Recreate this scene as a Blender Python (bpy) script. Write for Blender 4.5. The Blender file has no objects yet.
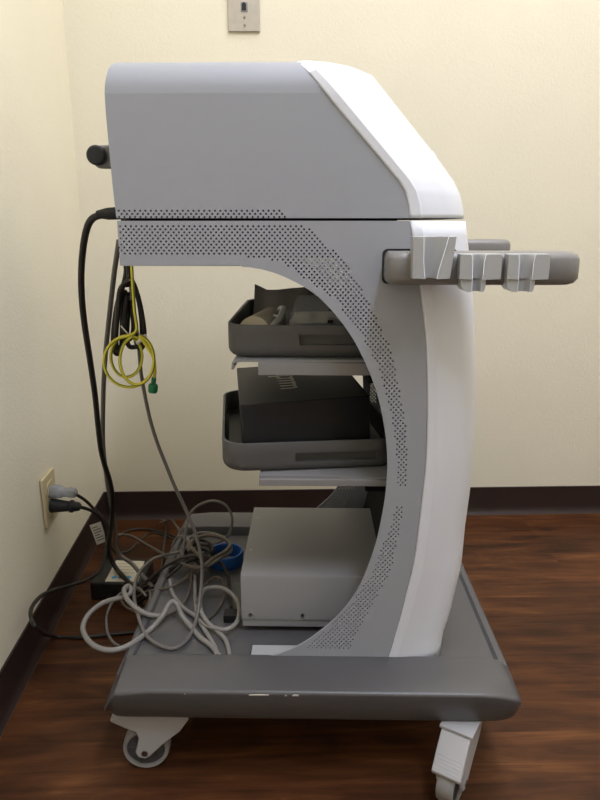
import bpy, bmesh, math, random
from mathutils import Vector, Matrix
random.seed(7)
C = bpy.context.scene.collection
PI = math.pi

# ------------------------------------------------------------------ camera model (used to measure real positions off the photo)
F, PITCH, EYE = 655.0, math.radians(15.0), 0.74
YAW = math.radians(1.0)                      # the cart is turned by one degree
O = Vector((0, 0, EYE))
EX = Vector((math.cos(YAW), -math.sin(YAW), 0)); EY = Vector((math.sin(YAW), math.cos(YAW), 0))
def ray(px, py):
    u = (px-300)/F; v = (py-400)/F
    return Vector((u, math.cos(PITCH)-v*math.sin(PITCH), -math.sin(PITCH)-v*math.cos(PITCH)))
def W(px, py, Y): r = ray(px, py); return O + r*(Y/r.y)               # world point at depth Y
def WZ(px, py, z): r = ray(px, py); return O + r*((z-EYE)/r.z)        # world point at height z
def to_cart(p): return Vector((p.dot(EX), p.dot(EY), p.z))
def from_cart(x, y, z): return EX*x + EY*y + Vector((0, 0, z))
def K(px, py, yc):                                                     # cart point on the plane y = yc
    r = ray(px, py); return to_cart(O + r*(yc/r.dot(EY)))
def project(p):
    q = p-O; z = q.y*math.cos(PITCH)-q.z*math.sin(PITCH); d = -q.y*math.sin(PITCH)-q.z*math.cos(PITCH)
    return 300+F*q.x/z, 400+F*d/z

# ------------------------------------------------------------------ materials
def lin(c):
    c = c/255.0
    return c/12.92 if c <= .04045 else ((c+.055)/1.055)**2.4
def rgb(r, g, b): return (lin(r), lin(g), lin(b), 1)
def mat(name, col, rough=.5, metal=0, bump=0, bscale=400, spec=.5, var=0, vscale=30):
    m = bpy.data.materials.new(name); m.use_nodes = True
    nt = m.node_tree; b = nt.nodes['Principled BSDF']
    b.inputs['Base Color'].default_value = col
    b.inputs['Roughness'].default_value = rough; b.inputs['Metallic'].default_value = metal
    b.inputs['Specular IOR Level'].default_value = spec
    tc = nt.nodes.new('ShaderNodeTexCoord')
    if var:
        n = nt.nodes.new('ShaderNodeTexNoise'); n.inputs['Scale'].default_value = vscale; n.inputs['Detail'].default_value = 4
        nt.links.new(tc.outputs['Object'], n.inputs['Vector'])
        r = nt.nodes.new('ShaderNodeValToRGB')
        r.color_ramp.elements[0].color = tuple(c*(1-var) for c in col[:3])+(1,)
        r.color_ramp.elements[1].color = tuple(min(1, c*(1+var)) for c in col[:3])+(1,)
        r.color_ramp.elements[0].position = .3; r.color_ramp.elements[1].position = .7
        nt.links.new(n.outputs['Fac'], r.inputs['Fac']); nt.links.new(r.outputs['Color'], b.inputs['Base Color'])
    if bump:
        n = nt.nodes.new('ShaderNodeTexNoise'); n.inputs['Scale'].default_value = bscale; n.inputs['Detail'].default_value = 3
        nt.links.new(tc.outputs['Object'], n.inputs['Vector'])
        bp = nt.nodes.new('ShaderNodeBump'); bp.inputs['Strength'].default_value = bump; bp.inputs['Distance'].default_value = .002
        nt.links.new(n.outputs['Fac'], bp.inputs['Height']); nt.links.new(bp.outputs['Normal'], b.inputs['Normal'])
    return m

M = {}
M['wall'] = mat('cream_wall_paint', rgb(237, 230, 208), .75, bump=.22, bscale=190, spec=.2, var=.015, vscale=6)
M['ceiling'] = mat('white_ceiling', rgb(235, 232, 225), .9, spec=.1)
M['baseboard'] = mat('dark_brown_vinyl', rgb(48, 34, 30), .55, spec=.35, var=.1, vscale=8)
M['caulk'] = mat('baseboard_toe', rgb(104, 84, 66), .6)
M['panel'] = mat('grey_plastic', rgb(160, 163, 171), .5, bump=.06, bscale=900, spec=.4)
M['panel_top'] = M['panel']
M['white'] = mat('white_plastic', rgb(228, 231, 240), .4, bump=.03, bscale=900, spec=.4)
M['base'] = mat('charcoal_plastic', rgb(88, 87, 88), .32, bump=.12, bscale=1300, spec=.5, var=.04, vscale=15)
M['scuff'] = mat('scuffed_white', rgb(222, 220, 214), .6)
M['tray'] = mat('dark_grey_tray', rgb(84, 83, 83), .45, bump=.1, bscale=1100)
M['shelf'] = mat('grey_painted_steel', rgb(138, 137, 137), .45)
M['rail'] = mat('mid_grey_plastic', rgb(128, 126, 124), .36, bump=.08, bscale=1200)
M['holder'] = mat('light_grey_plastic', rgb(176, 177, 178), .3, spec=.5)
M['dark'] = mat('black_rubber', rgb(28, 28, 30), .6)
M['inner'] = mat('dark_interior', rgb(22, 22, 24), .8, spec=.2)
M['instrument'] = mat('beige_grey_enamel', rgb(150, 149, 150), .42, bump=.05, bscale=1500, spec=.4)
M['screw'] = mat('steel_screw', rgb(150, 148, 145), .3, metal=1)
M['brass'] = mat('brass_washer', rgb(190, 165, 80), .35, metal=.9)
M['blackbox'] = mat('matte_black_card', rgb(34, 34, 38), .5, bump=.05, bscale=600, spec=.35)
M['print'] = mat('pale_print', rgb(215, 210, 200), .5)
M['caster'] = mat('caster_grey_plastic', rgb(182, 182, 184), .42)
M['tyre'] = mat('grey_tyre', rgb(150, 148, 146), .6)
M['hub'] = mat('dark_hub', rgb(80, 80, 84), .5)
M['cord_black'] = mat('black_cord', rgb(30, 27, 26), .45)
M['cord_grey'] = mat('grey_cord', rgb(112, 107, 103), .45)
M['cord_light'] = mat('light_grey_cord', rgb(140, 136, 131), .42)
M['cord_tan'] = mat('taupe_cord', rgb(92, 82, 72), .45)
M['cord_dark'] = mat('dark_brown_cord', rgb(50, 44, 40), .42)
M['yellow'] = mat('yellow_cord', rgb(222, 212, 66), .4)
M['green'] = mat('green_plastic', rgb(20, 120, 76), .4)
M['green_stripe'] = mat('green_stripe', rgb(96, 128, 40), .4)
M['tie'] = mat('clear_tie', rgb(215, 214, 208), .3)
M['plate_ivory'] = mat('ivory_plate', rgb(205, 190, 150), .4)
M['plate_steel'] = mat('brushed_steel_plate', rgb(196, 190, 180), .38, metal=.75, var=.05, vscale=60)
M['label'] = mat('cream_label', rgb(222, 214, 192), .6)
M['cyan'] = mat('cyan_print', rgb(70, 165, 215), .6)
M['tag'] = mat('white_tag', rgb(232, 230, 228), .6)
M['ink'] = mat('grey_ink', rgb(130, 126, 124), .7)
M['blue'] = mat('blue_plastic', rgb(27, 84, 156), .45)
M['paper'] = mat('white_paper_roll', rgb(226, 216, 192), .8, spec=.1)
M['sheet'] = mat('grey_bag_film', rgb(150, 144, 136), .42, bump=.2, bscale=60)
M['brick'] = mat('black_brick', rgb(26, 25, 26), .5)

def clear_mat(name, tint=(.95, .95, .95, 1), rough=.08, fac=.3):
    m = bpy.data.materials.new(name); m.use_nodes = True; nt = m.node_tree
    nt.nodes.remove(nt.nodes['Principled BSDF']); out = nt.nodes['Material Output']
    t = nt.nodes.new('ShaderNodeBsdfTransparent'); t.inputs['Color'].default_value = tint
    g = nt.nodes.new('ShaderNodeBsdfPrincipled'); g.inputs['Base Color'].default_value = (.8, .8, .8, 1); g.inputs['Roughness'].default_value = rough
    tc = nt.nodes.new('ShaderNodeTexCoord'); n = nt.nodes.new('ShaderNodeTexNoise'); n.inputs['Scale'].default_value = 45
    nt.links.new(tc.outputs['Object'], n.inputs['Vector'])
    bp = nt.nodes.new('ShaderNodeBump'); bp.inputs['Strength'].default_value = .5; bp.inputs['Distance'].default_value = .004
    nt.links.new(n.outputs['Fac'], bp.inputs['Height']); nt.links.new(bp.outputs['Normal'], g.inputs['Normal'])
    mx = nt.nodes.new('ShaderNodeMixShader'); mx.inputs['Fac'].default_value = fac
    nt.links.new(t.outputs[0], mx.inputs[1]); nt.links.new(g.outputs[0], mx.inputs[2]); nt.links.new(mx.outputs[0], out.inputs['Surface'])
    return m
M['clear'] = clear_mat('clear_film')
M['clear_plug'] = clear_mat('clear_blue_plug', (.50, .56, .68, 1), .15, .35)

def floor_mat():
    m = bpy.data.materials.new('wood_look_vinyl'); m.use_nodes = True; nt = m.node_tree; b = nt.nodes['Principled BSDF']; L = nt.links.new
    tc = nt.nodes.new('ShaderNodeTexCoord')
    mp = nt.nodes.new('ShaderNodeMapping'); mp.inputs['Location'].default_value = (.14, .0085, 0); mp.inputs['Rotation'].default_value = (0, 0, math.radians(-1.8))
    L(tc.outputs['Object'], mp.inputs['Vector'])
    br = nt.nodes.new('ShaderNodeTexBrick')
    br.inputs['Color1'].default_value = (.0, .0, .0, 1); br.inputs['Color2'].default_value = (1, 1, 1, 1); br.inputs['Mortar'].default_value = (.5, .5, .5, 1)
    br.inputs['Scale'].default_value = 1; br.inputs['Mortar Size'].default_value = .0003; br.inputs['Brick Width'].default_value = 1.22; br.inputs['Row Height'].default_value = .0915
    br.offset = .37; br.inputs['Bias'].default_value = 0
    L(mp.outputs[0], br.inputs['Vector'])
    # each plank shifts the grain
    off = nt.nodes.new('ShaderNodeVectorMath'); off.operation = 'MULTIPLY_ADD'
    off.inputs[1].default_value = (7.3, 3.1, 5.0); L(br.outputs['Color'], off.inputs[0]); L(mp.outputs[0], off.inputs[2])
    st = nt.nodes.new('ShaderNodeMapping'); st.inputs['Scale'].default_value = (2.2, 26, 1); L(off.outputs[0], st.inputs['Vector'])
    n1 = nt.nodes.new('ShaderNodeTexNoise'); n1.inputs['Scale'].default_value = 1.6; n1.inputs['Detail'].default_value = 7; n1.inputs['Roughness'].default_value = .62; n1.inputs['Distortion'].default_value = .9
    L(st.outputs[0], n1.inputs['Vector'])
    st2 = nt.nodes.new('ShaderNodeMapping'); st2.inputs['Scale'].default_value = (3.5, 11, 1); L(off.outputs[0], st2.inputs['Vector'])
    n2 = nt.nodes.new('ShaderNodeTexNoise'); n2.inputs['Scale'].default_value = 1.0; n2.inputs['Detail'].default_value = 4; n2.inputs['Distortion'].default_value = 1.6
    L(st2.outputs[0], n2.inputs['Vector'])
    mxn = nt.nodes.new('ShaderNodeMix'); mxn.data_type = 'FLOAT'; mxn.inputs[0].default_value = .45
    L(n1.outputs['Fac'], mxn.inputs[2]); L(n2.outputs['Fac'], mxn.inputs[3])
    rp = nt.nodes.new('ShaderNodeValToRGB'); e = rp.color_ramp.elements
    e[0].position = .35; e[0].color = rgb(58, 33, 18)
    e[1].position = .68; e[1].color = rgb(140, 90, 52)
    e2 = e.new(.45); e2.color = rgb(80, 47, 26)
    e3 = e.new(.55); e3.color = rgb(103, 62, 34)
    L(mxn.outputs[0], rp.inputs['Fac'])
    hs = nt.nodes.new('ShaderNodeHueSaturation')
    mr = nt.nodes.new('ShaderNodeMapRange'); mr.inputs[3].default_value = .60; mr.inputs[4].default_value = .80
    sp = nt.nodes.new('ShaderNodeSeparateColor'); L(br.outputs['Color'], sp.inputs[0]); L(sp.outputs[0], mr.inputs[0])
    L(rp.outputs['Color'], hs.inputs['Color']); L(mr.outputs[0], hs.inputs['Value'])
    mm = nt.nodes.new('ShaderNodeMix'); mm.data_type = 'RGBA'; L(br.outputs['Fac'], mm.inputs[0]); L(hs.outputs['Color'], mm.inputs[6]); mm.inputs[7].default_value = rgb(78, 48, 32)
    L(mm.outputs[2], b.inputs['Base Color'])
    b.inputs['Roughness'].default_value = .46; b.inputs['Specular IOR Level'].default_value = .22
    bp = nt.nodes.new('ShaderNodeBump'); bp.inputs['Strength'].default_value = .12; bp.inputs['Distance'].default_value = .001
    L(n1.outputs['Fac'], bp.inputs['Height']); L(bp.outputs['Normal'], b.inputs['Normal'])
    return m
M['floor'] = floor_mat()

# ------------------------------------------------------------------ mesh helpers
def tag(o, label=None, cat=None, group=None, kind=None):
    if label: o['label'] = label
    if cat: o['category'] = cat
    if group: o['group'] = group
    if kind: o['kind'] = kind
    return o
def smooth(bm, ang=35):
    bm.normal_update()
    for f in bm.faces: f.smooth = True
    a = math.radians(ang)
    for e in bm.edges:
        if len(e.link_faces) == 2 and e.calc_face_angle(0) > a: e.smooth = False
def link(name, bm, m, parent=None, offset=None, bevel=0, ang=35, seg=2):
    """one mesh object; offset moves its verts (into the frame of the parent)"""
    if offset is not None: bmesh.ops.translate(bm, verts=bm.verts[:], vec=offset)
    bmesh.ops.recalc_face_normals(bm, faces=bm.faces[:])
    smooth(bm, ang)
    me = bpy.data.meshes.new(name); bm.to_mesh(me); bm.free()
    for k in (m if isinstance(m, (list, tuple)) else [m]): me.materials.append(k)
    o = bpy.data.objects.new(name, me); C.objects.link(o)
    if parent: o.parent = parent
    if bevel:
        b = o.modifiers.new('bevel', 'BEVEL'); b.width = bevel; b.segments = seg; b.limit_method = 'ANGLE'; b.angle_limit = math.radians(40)
        b.harden_normals = False
    return o
def box(bm, x0, x1, y0, y1, z0, z1, mi=0):
    vs = [bm.verts.new((x, y, z)) for z in (z0, z1) for x, y in ((x0, y0), (x1, y0), (x1, y1), (x0, y1))]
    for f in ((3, 2, 1, 0), (4, 5, 6, 7), (0, 1, 5, 4), (1, 2, 6, 5), (2, 3, 7, 6), (3, 0, 4, 7)):
        bm.faces.new([vs[i] for i in f]).material_index = mi
    return vs
def prism(bm, poly, a0, a1, axis='z', mi=0):
    def pt(u, v, a): return {'z': (u, v, a), 'y': (u, a, v), 'x': (a, u, v)}[axis]
    A = [bm.verts.new(pt(u, v, a0)) for u, v in poly]; B = [bm.verts.new(pt(u, v, a1)) for u, v in poly]
    n = len(poly)
    bm.faces.new(A[::-1]).material_index = mi; bm.faces.new(B).material_index = mi
    for i in range(n): bm.faces.new((A[i], A[(i+1) % n], B[(i+1) % n], B[i])).material_index = mi
    return A+B
def loft(bm, rings, close=True, caps=True, mi=0):
    R = [[bm.verts.new(p) for p in r] for r in rings]
    n = len(R[0])
    for a, b in zip(R[:-1], R[1:]):
        for i in range(n if close else n-1):
            bm.faces.new((a[i], a[(i+1) % n], b[(i+1) % n], b[i])).material_index = mi
    if caps:
        bm.faces.new(R[0][::-1]).material_index = mi; bm.faces.new(R[-1]).material_index = mi
    return R
def rrect(x0, x1, y0, y1, r, n=6):
    pts = []
    for cx, cy, a in ((x1-r, y0+r, -90), (x1-r, y1-r, 0), (x0+r, y1-r, 90), (x0+r, y0+r, 180)):
        for k in range(n+1):
            t = math.radians(a+90*k/n); pts.append((cx+r*math.cos(t), cy+r*math.sin(t)))
    return pts
def cyl(bm, p, q, r, n=20, r2=None, mi=0, caps=True):
    p, q = Vector(p), Vector(q); d = (q-p).normalized()
    u = d.orthogonal().normalized(); v = d.cross(u); r2 = r if r2 is None else r2
    rings = [[c+(u*math.cos(2*PI*k/n)+v*math.sin(2*PI*k/n))*rr for k in range(n)] for c, rr in ((p, r), (q, r2))]
    loft(bm, rings, mi=mi, caps=caps)
def lathe(bm, prof, p, axis, n=28, mi=0):
    """prof: closed list of (r, t) about the axis"""
    p = Vector(p); d = Vector(axis).normalized(); u = d.orthogonal().normalized(); v = d.cross(u)
    R = [[bm.verts.new(p+d*t+(u*math.cos(2*PI*k/n)+v*math.sin(2*PI*k/n))*r) for r, t in prof] for k in range(n)]
    m = len(prof)
    for k in range(n):
        a, b = R[k], R[(k+1) % n]
        for i in range(m): bm.faces.new((a[i], a[(i+1) % m], b[(i+1) % m], b[i])).material_index = mi
def catmull(pts, n=10):
    P = [Vector(p) for p in pts]; P = [P[0]*2-P[1]]+P+[P[-1]*2-P[-2]]
    out = []
    for i in range(1, len(P)-2):
        a, b, c, d = P[i-1:i+3]
        for k in range(n):
            t = k/n
            out.append(.5*((2*b)+(c-a)*t+(2*a-5*b+4*c-d)*t*t+(3*b-a-3*c+d)*t**3))
    out.append(P[-2]); return out
def tube(bm, pts, r, n=10, sub=8, mi=0):
    P = catmull(pts, sub) if sub else [Vector(p) for p in pts]
    T = [(P[min(i+1, len(P)-1)]-P[max(i-1, 0)]).normalized() for i in range(len(P))]
    u = T[0].orthogonal().normalized(); rings = []
    for p, t in zip(P, T):
        u = (u-t*u.dot(t)).normalized(); v = t.cross(u)
        rings.append([p+(u*math.cos(2*PI*k/n)+v*math.sin(2*PI*k/n))*r for k in range(n)])
    loft(bm, rings, mi=mi)
def empty(name, loc, rz=0):
    o = bpy.data.objects.new(name, None); C.objects.link(o); o.location = loc; o.rotation_euler = (0, 0, rz); o.empty_display_size = .05
    return o
def lerp_tab(tab, t):
    if t <= tab[0][0]: return tab[0][1]
    for (a, b), (c, d) in zip(tab[:-1], tab[1:]):
        if t <= c: return b+(d-b)*(t-a)/(c-a)
    return tab[-1][1]
def inside(poly, x, y):
    c = False; j = len(poly)-1
    for i in range(len(poly)):
        (xi, yi), (xj, yj) = poly[i], poly[j]
        if (yi > y) != (yj > y) and x < (xj-xi)*(y-yi)/(yj-yi)+xi: c = not c
        j = i
    return c
def sheet_with_holes(outline, holes, thick, hr):
    """a sheet in x-z with real round holes (constrained triangulation); returns a bmesh with y from 0 to thick"""
    from mathutils.geometry import delaunay_2d_cdt
    V = [Vector(p[:2]) for p in outline]; E_ = [(i, (i+1) % len(V)) for i in range(len(V))]
    cells = {}
    for hx, hz in holes:
        n0 = len(V)
        V += [Vector((hx+hr*math.cos(PI/4*k+PI/8), hz+hr*math.sin(PI/4*k+PI/8))) for k in range(8)]
        E_ += [(n0+k, n0+(k+1) % 8) for k in range(8)]
        cells.setdefault((int(hx*200//1), int(hz*200//1)), []).append((hx, hz))
    vs, es, fs = delaunay_2d_cdt(V, E_, [], 0, 1e-7)[:3]
    bm = bmesh.new(); bv = [bm.verts.new((v.x, 0, v.y)) for v in vs]
    for f in fs:
        cx = sum(vs[i].x for i in f)/len(f); cz = sum(vs[i].y for i in f)/len(f)
        if not inside(outline, cx, cz): continue
        i, j = int(cx*200//1), int(cz*200//1)
        if any((cx-hx)**2+(cz-hz)**2 < (hr*.93)**2 for di in (-1, 0, 1) for dj in (-1, 0, 1) for hx, hz in cells.get((i+di, j+dj), ())): continue
        bm.faces.new([bv[k] for k in f])
    bmesh.ops.delete(bm, geom=[v for v in bm.verts if not v.link_faces], context='VERTS')
    r = bmesh.ops.extrude_face_region(bm, geom=bm.faces[:])
    bmesh.ops.translate(bm, verts=[v for v in r['geom'] if isinstance(v, bmesh.types.BMVert)], vec=(0, thick, 0))
    return bm

# ================================================================== THE ROOM
XL = lambda Y: -0.4095-0.0611*Y             # left wall
YB = lambda X: 1.586+0.0322*X               # back wall
corner = Vector((-0.5063, YB(-0.5063), 0))
Hc = 2.75
def struct(name, bm, m, **k):
    o = link(name, bm, m, **k); o['kind'] = 'structure'; return o
bm = bmesh.new(); box(bm, -1.2, 2.6, -2.6, 2.2, -.1, 0); struct('floor', bm, M['floor'])
bm = bmesh.new(); box(bm, -1.2, 2.6, -2.6, 2.2, Hc, Hc+.1); struct('ceiling', bm, M['ceiling'])
bm = bmesh.new(); prism(bm, [(XL(-2.6), -2.6), (corner.x, corner.y), (corner.x-.004, corner.y+.1), (-1, corner.y+.1), (-1, -2.6)][::-1], 0, Hc); struct('wall_left', bm, M['wall'])
bm = bmesh.new(); prism(bm, [(corner.x, corner.y), (1.22, YB(1.22)), (1.22, YB(1.22)+.1), (corner.x, corner.y+.1)], 0, Hc); struct('wall_back', bm, M['wall'])
bm = bmesh.new(); box(bm, 1.12, 1.22, -2.5, YB(1.12), 0, Hc); struct('wall_right', bm, M['wall'])
bm = bmesh.new(); box(bm, XL(-2.5), 1.22, -2.6, -2.5, 0, Hc); struct('wall_front', bm, M['wall'])
# vinyl cove base: flat strip that flares into a toe at the floor
cove = [(0, .0745), (.0028, .0735), (.003, .02), (.0042, .012), (.0075, .0055)]
toe = [(.0075, .0055), (.0125, .0012), (.0125, 0)]
def coveband(name, a, b, nrm):
    a, b, n = Vector(a), Vector(b), Vector(nrm).normalized()
    bm = bmesh.new()
    pr = cove+toe[1:]+[(0, 0)]
    R = [[p+n*u+Vector((0, 0, v)) for u, v in pr] for p in (a, b)]
    A = [[bm.verts.new(p) for p in r] for r in R]; m = len(pr)
    for i in range(m):
        f = bm.faces.new((A[0][i], A[0][(i+1) % m], A[1][(i+1) % m], A[1][i]))
        if i == 5: f.material_index = 1
    bm.faces.new(A[0]); bm.faces.new(A[1][::-1])
    struct(name, bm, [M['baseboard'], M['caulk']])
dl = Vector((-.0611, 1, 0)).normalized(); db = Vector((1, .0322, 0)).normalized()
coveband('baseboard_left', (XL(-2.4), -2.4, 0), corner, (1, .0611, 0))
coveband('baseboard_back', corner, (1.12, YB(1.12), 0), (.0322, -1, 0))
coveband('baseboard_right', (1.12, YB(1.12), 0), (1.12, -2.4, 0), (-1, 0, 0))

# steel jack plate high on the back wall
jy = YB(-.12)
jp = empty('wall_plate', (-.1210, jy, 1.2005), math.atan(.0322))
tag(jp, 'steel wall plate with a single data jack, on the back wall above the cart', 'wall plate')
bm = bmesh.new(); prism(bm, rrect(-.0345, .0345, -.0575, .0575, .002, 3), -.0055, 0, 'y'); link('plate', bm, M['plate_steel'], jp, bevel=.002)
bm = bmesh.new(); box(bm, -.0065, .0085, -.0068, -.0054, -.019, .000); link('jack', bm, M['shelf'], jp, bevel=.0008)
bm = bmesh.new(); box(bm, -.0042, .0052, -.0072, -.0060, -.0165, -.003); box(bm, -.0020, .003, -.0072, -.0060, -.0035, -.0008); link('socket_opening', bm, M['dark'], jp)
for sz in (.047, -.030, -.0455):
    bm = bmesh.new(); cyl(bm, (.001, -.0052, sz), (.001, -.0068, sz), .0026, 14); link('screw', bm, M['screw'], jp)

# ================================================================== THE CART
BX, BY = 0.005, 0.985
OFF = Vector((-BX, -BY, 0))
cart = empty('equipment_cart', from_cart(BX, BY, 0), -YAW)
tag(cart, 'tall grey and white medical equipment cart on casters, standing in the corner', 'cart')
YN, YF = .785, 1.195                       # outer faces of the near and far side panels
YM = (YN+YF)/2
def mir(y): return 2*YM-y
def part(name, bm, m, parent=None, **k): return link(name, bm, m, parent or cart, OFF, **k)

# ---- base: platform, low side rims and two raised cross beams, one casting
xL, xR = -.270, .281
def beam_ring(x, yf, yb, zf, zb_, z0):
    return [(x, yf+.026, z0), (x, yf+.017, z0+.002), (x, yf+.0138, z0+.006), (x, yf+.0008, zf-.0045), (x, yf+.0012, zf-.0022), (x, yf+.0028, zf-.0005), (x, yf+.0055, zf+.0004),
            (x, yb-.008, zb_), (x, yb-.002, zb_-.003), (x, yb, zb_-.010), (x, yb, z0)]
def beam(bm, f=lambda y: y):
    st = [(xL-.003, .728, .790, .121, .124, .1065), (xL+.001, .722, .792, .127, .134, .104), (xL+.010, .7172, .792, .1445, .151, .1025), (xL+.0165, .716, .792, .1535, .159, .102),
          (xL+.03, .7155, .792, .1545, .1605, .102), (xL+.062, .7155, .792, .1578, .163, .102), (0, .7155, .792, .158, .163, .102), (xR-.062, .7155, .792, .1575, .163, .102), (xR-.036, .716, .792, .1555, .162, .102),
          (xR-.020, .7185, .792, .1505, .159, .1025), (xR-.009, .7235, .792, .1435, .150, .1035), (xR-.003, .731, .792, .137, .1405, .1055), (xR, .743, .790, .129, .131, .1085)]
    loft(bm, [[(x, f(y), z) for x, y, z in beam_ring(*s)] for s in st])
bm = bmesh.new(); beam(bm); beam(bm, mir)
P = rrect(xL+.004, xR-.004, .76, mir(.76), .012, 4)
loft(bm, [[(x, y, z) for x, y in P] for z in (.104, .142)])
for xa, xb in ((xL+.004, xL+.02), (xR-.02, xR-.004)):
    prof = [(xa, .12), (xb, .12), (xb, .1435), (xb-.003, .1465), (xa+.005, .1465), (xa, .141)]
    loft(bm, [[(x, y, z) for x, z in prof] for y in (.785, mir(.785))])
base = part('base', bm, M['base'], ang=40)
# paint chips along the front edge
for px0, px1, py0, py1 in ((248.5, 269, 695.2, 696.5), (284.5, 287, 695.6, 696.8), (292, 299, 695.4, 697.0), (184, 185.2, 693.8, 695.0)):
    bm = bmesh.new(); a, b = K(px0, py1, .7153), K(px1, py0, .7153); m = K((px0+px1)/2, py0-.3, .7153)
    vs = [bm.verts.new((x, .7160+(.1535-z)*.38, z)) for x, z in ((a.x, a.z), (b.x, a.z+.0004), (b.x-.0006, b.z), (m.x, m.z), (a.x+.0008, b.z-.0003))]
    r = bmesh.ops.extrude_face_region(bm, geom=[bm.faces.new(vs)]); bmesh.ops.translate(bm, verts=[v for v in r['geom'] if isinstance(v, bmesh.types.BMVert)], vec=(0, .0012, 0))
    part('paint_scuff', bm, M['scuff'], base)

# ---- casters (thing > caster > wheel)
def caster(xc, yc, ang, pedal):
    d = Vector((math.cos(ang), math.sin(ang), 0)); n = Vector((-d.y, d.x, 0)); c = Vector((xc, yc, 0))+OFF
    def put(bm):
        for v in bm.verts: v.co = c+d*v.co.x+n*v.co.y+Vector((0, 0, v.co.z))
        return bm
    bm = bmesh.new()
    if pedal: mid = [(.030, .103), (.048, .094), (.054, .060)]; top = [(.030, .103), (.048, .094), (.046, .075)]
    else: mid = [(.030, .103), (.070, .0975), (.090, .0885), (.089, .0855), (.070, .0745), (.056, .068), (.053, .057)]; top = [(.030, .103), (.070, .0975), (.090, .0885), (.089, .0855), (.072, .078), (.046, .076)]
    side = [(-.020, .101)]+mid+[(.059, .034), (.055, .026), (.046, .023), (.039, .027), (.020, .047), (-.004, .067), (-.016, .085)]
    for s in (-1, 1): prism(bm, side, s*.0135, s*.0185, 'y')
    prism(bm, [(-.020, .101)]+top+[(.006, .078), (-.016, .087)], -.0183, .0183, 'y')
    cs = link('caster', put(bm), M['caster'], cart, bevel=.0015)
    bm = bmesh.new(); cyl(bm, (0, 0, .098), (0, 0, .103), .017, 24); box(bm, -.03, .045, -.022, .022, .101, .1042)
    link('mounting_plate', put(bm), M['caster'], cs)
    bm = bmesh.new(); lathe(bm, [(.012, 0), (.019, 0), (.019, .003), (.012, .003)], (0, 0, .0975), (0, 0, 1), 24); link('washer', put(bm), M['brass'], cs)
    bm = bmesh.new(); cx = (.046, 0, .0325)
    lathe(bm, [(.0265, -.0105), (.0305, -.0115), (.0322, -.008), (.0325, 0), (.0322, .008), (.0305, .0115), (.0265, .0105)], cx, (0, 1, 0), 36, 0)
    lathe(bm, [(.004, -.009), (.0265, -.0075), (.0265, .0075), (.004, .009)], cx, (0, 1, 0), 36, 1)
    for k in range(5):
        a = 2*PI*k/5; box(bm, 0, .02, -.0088, .0088, -.0022, .0022, 1); vs = bm.verts[-8:]
        bmesh.ops.rotate(bm, verts=vs, cent=(0, 0, 0), matrix=Matrix.Rotation(a, 3, 'Y')); bmesh.ops.translate(bm, verts=vs, vec=(.046+.006*math.cos(a), 0, .0325-.006*math.sin(a)))
    link('wheel', put(bm), [M['tyre'], M['hub']], cs)
    bm = bmesh.new(); cyl(bm, (.046, -.0192, .0325), (.046, .0192, .0325), .0045, 14); link('axle_bolt', put(bm), M['screw'], cs)
    if pedal:
        bm = bmesh.new()
        prism(bm, [(.018, .104), (.044, .100), (.056, .086), (.0755, .058), (.074, .053), (.067, .052), (.048, .078), (.03, .090)], -.0195, .0195, 'y')
        for k in range(5):
            t = k/5; x, z = .0615+.0125*t, .0775-.018*t
            box(bm, x-.0012, x+.0016, -.017, .017, z-.003, z-.0002)
        pe = link('brake_pedal', put(bm), M['caster'], cs, bevel=.002)
caster(-.183, .766, PI+.05, False)
caster(.213, .752, math.radians(-121), True)
caster(-.183, mir(.766), PI-.5, False)
caster(.208, mir(.752), math.radians(-160), True)

# ---- side panels: sheets with real vent holes
ARC = [(243, 267), (250, 267.5), (264, 270), (280, 275), (300, 284.6), (316, 295), (330, 308.5), (340.5, 321), (353, 339), (363, 358), (372, 379), (379, 401),
       (384.5, 428), (387, 451), (387.3, 470), (386, 489), (384, 505), (379, 531), (375, 546), (369, 564), (357, 591), (339, 615), (318, 633), (300, 645), (282, 653), (264, 657.5), (250, 658.5)]
FRONT = [(387, 662), (399, 621), (408, 585), (414, 559), (420, 512), (424.7, 470), (426.3, 442), (427, 400), (425.8, 347.5), (422, 308), (419, 284), (411.5, 234), (409.4, 220.8)]
def xz(p): k = K(p[0], p[1], YN); return (k.x, k.z)
arc = [xz(p) for p in ARC]; front = [xz(p) for p in FRONT]
arc_s = [(p.x, p.z) for p in catmull([(x, 0, z) for x, z in arc], 4)]
front_s = [(p.x, p.z) for p in catmull([(x, 0, z) for x, z in front], 3)]
SEAM = front_s[-1][1]
rearlow = [xz((117, 221)), xz((120, 265.6))]
outline = [(rearlow[0][0], SEAM), rearlow[1], (arc_s[0][0]-.004, rearlow[1][1]+.0005)]+arc_s+[(arc_s[-1][0], .145), (front_s[0][0]+.001, .145)]+front_s
bandA = [(119, 224), (304, 224), (318, 236), (335, 252), (350, 270), (358, 281), (365, 295), (377, 319.5), (388, 342), (395, 365), (401, 398), (406, 428), (407.5, 458), (406, 487),
         (396.5, 487), (397, 458), (394, 428), (388, 399), (381, 374), (372, 354.5), (361.5, 335), (349, 318), (335, 300), (322, 290), (310, 282), (290, 268), (282, 262), (262, 258), (245, 256.5), (119, 256.5)]
bandB = [(396, 506), (404, 506), (399, 531), (394, 556), (390, 573), (375, 600), (360, 627), (349.5, 649.5), (304, 649.5), (330, 627), (354, 600), (372, 573), (384, 543), (390, 531)]
PX, PZ, HR = .0062, .00345, .00125
def lattice(test, x0, x1, z0, z1):
    out = []; j = 0; z = z1
    while z > z0:
        x = x0+(PX/2 if j % 2 else 0)
        while x < x1:
            u, v = project(from_cart(x, YN, z))
            if test(u, v): out.append((x, z))
            x += PX
        z -= PZ; j += 1
    return out
def side_mesh(outl, holes): return sheet_with_holes(outl, holes, .0028, HR)
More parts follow.
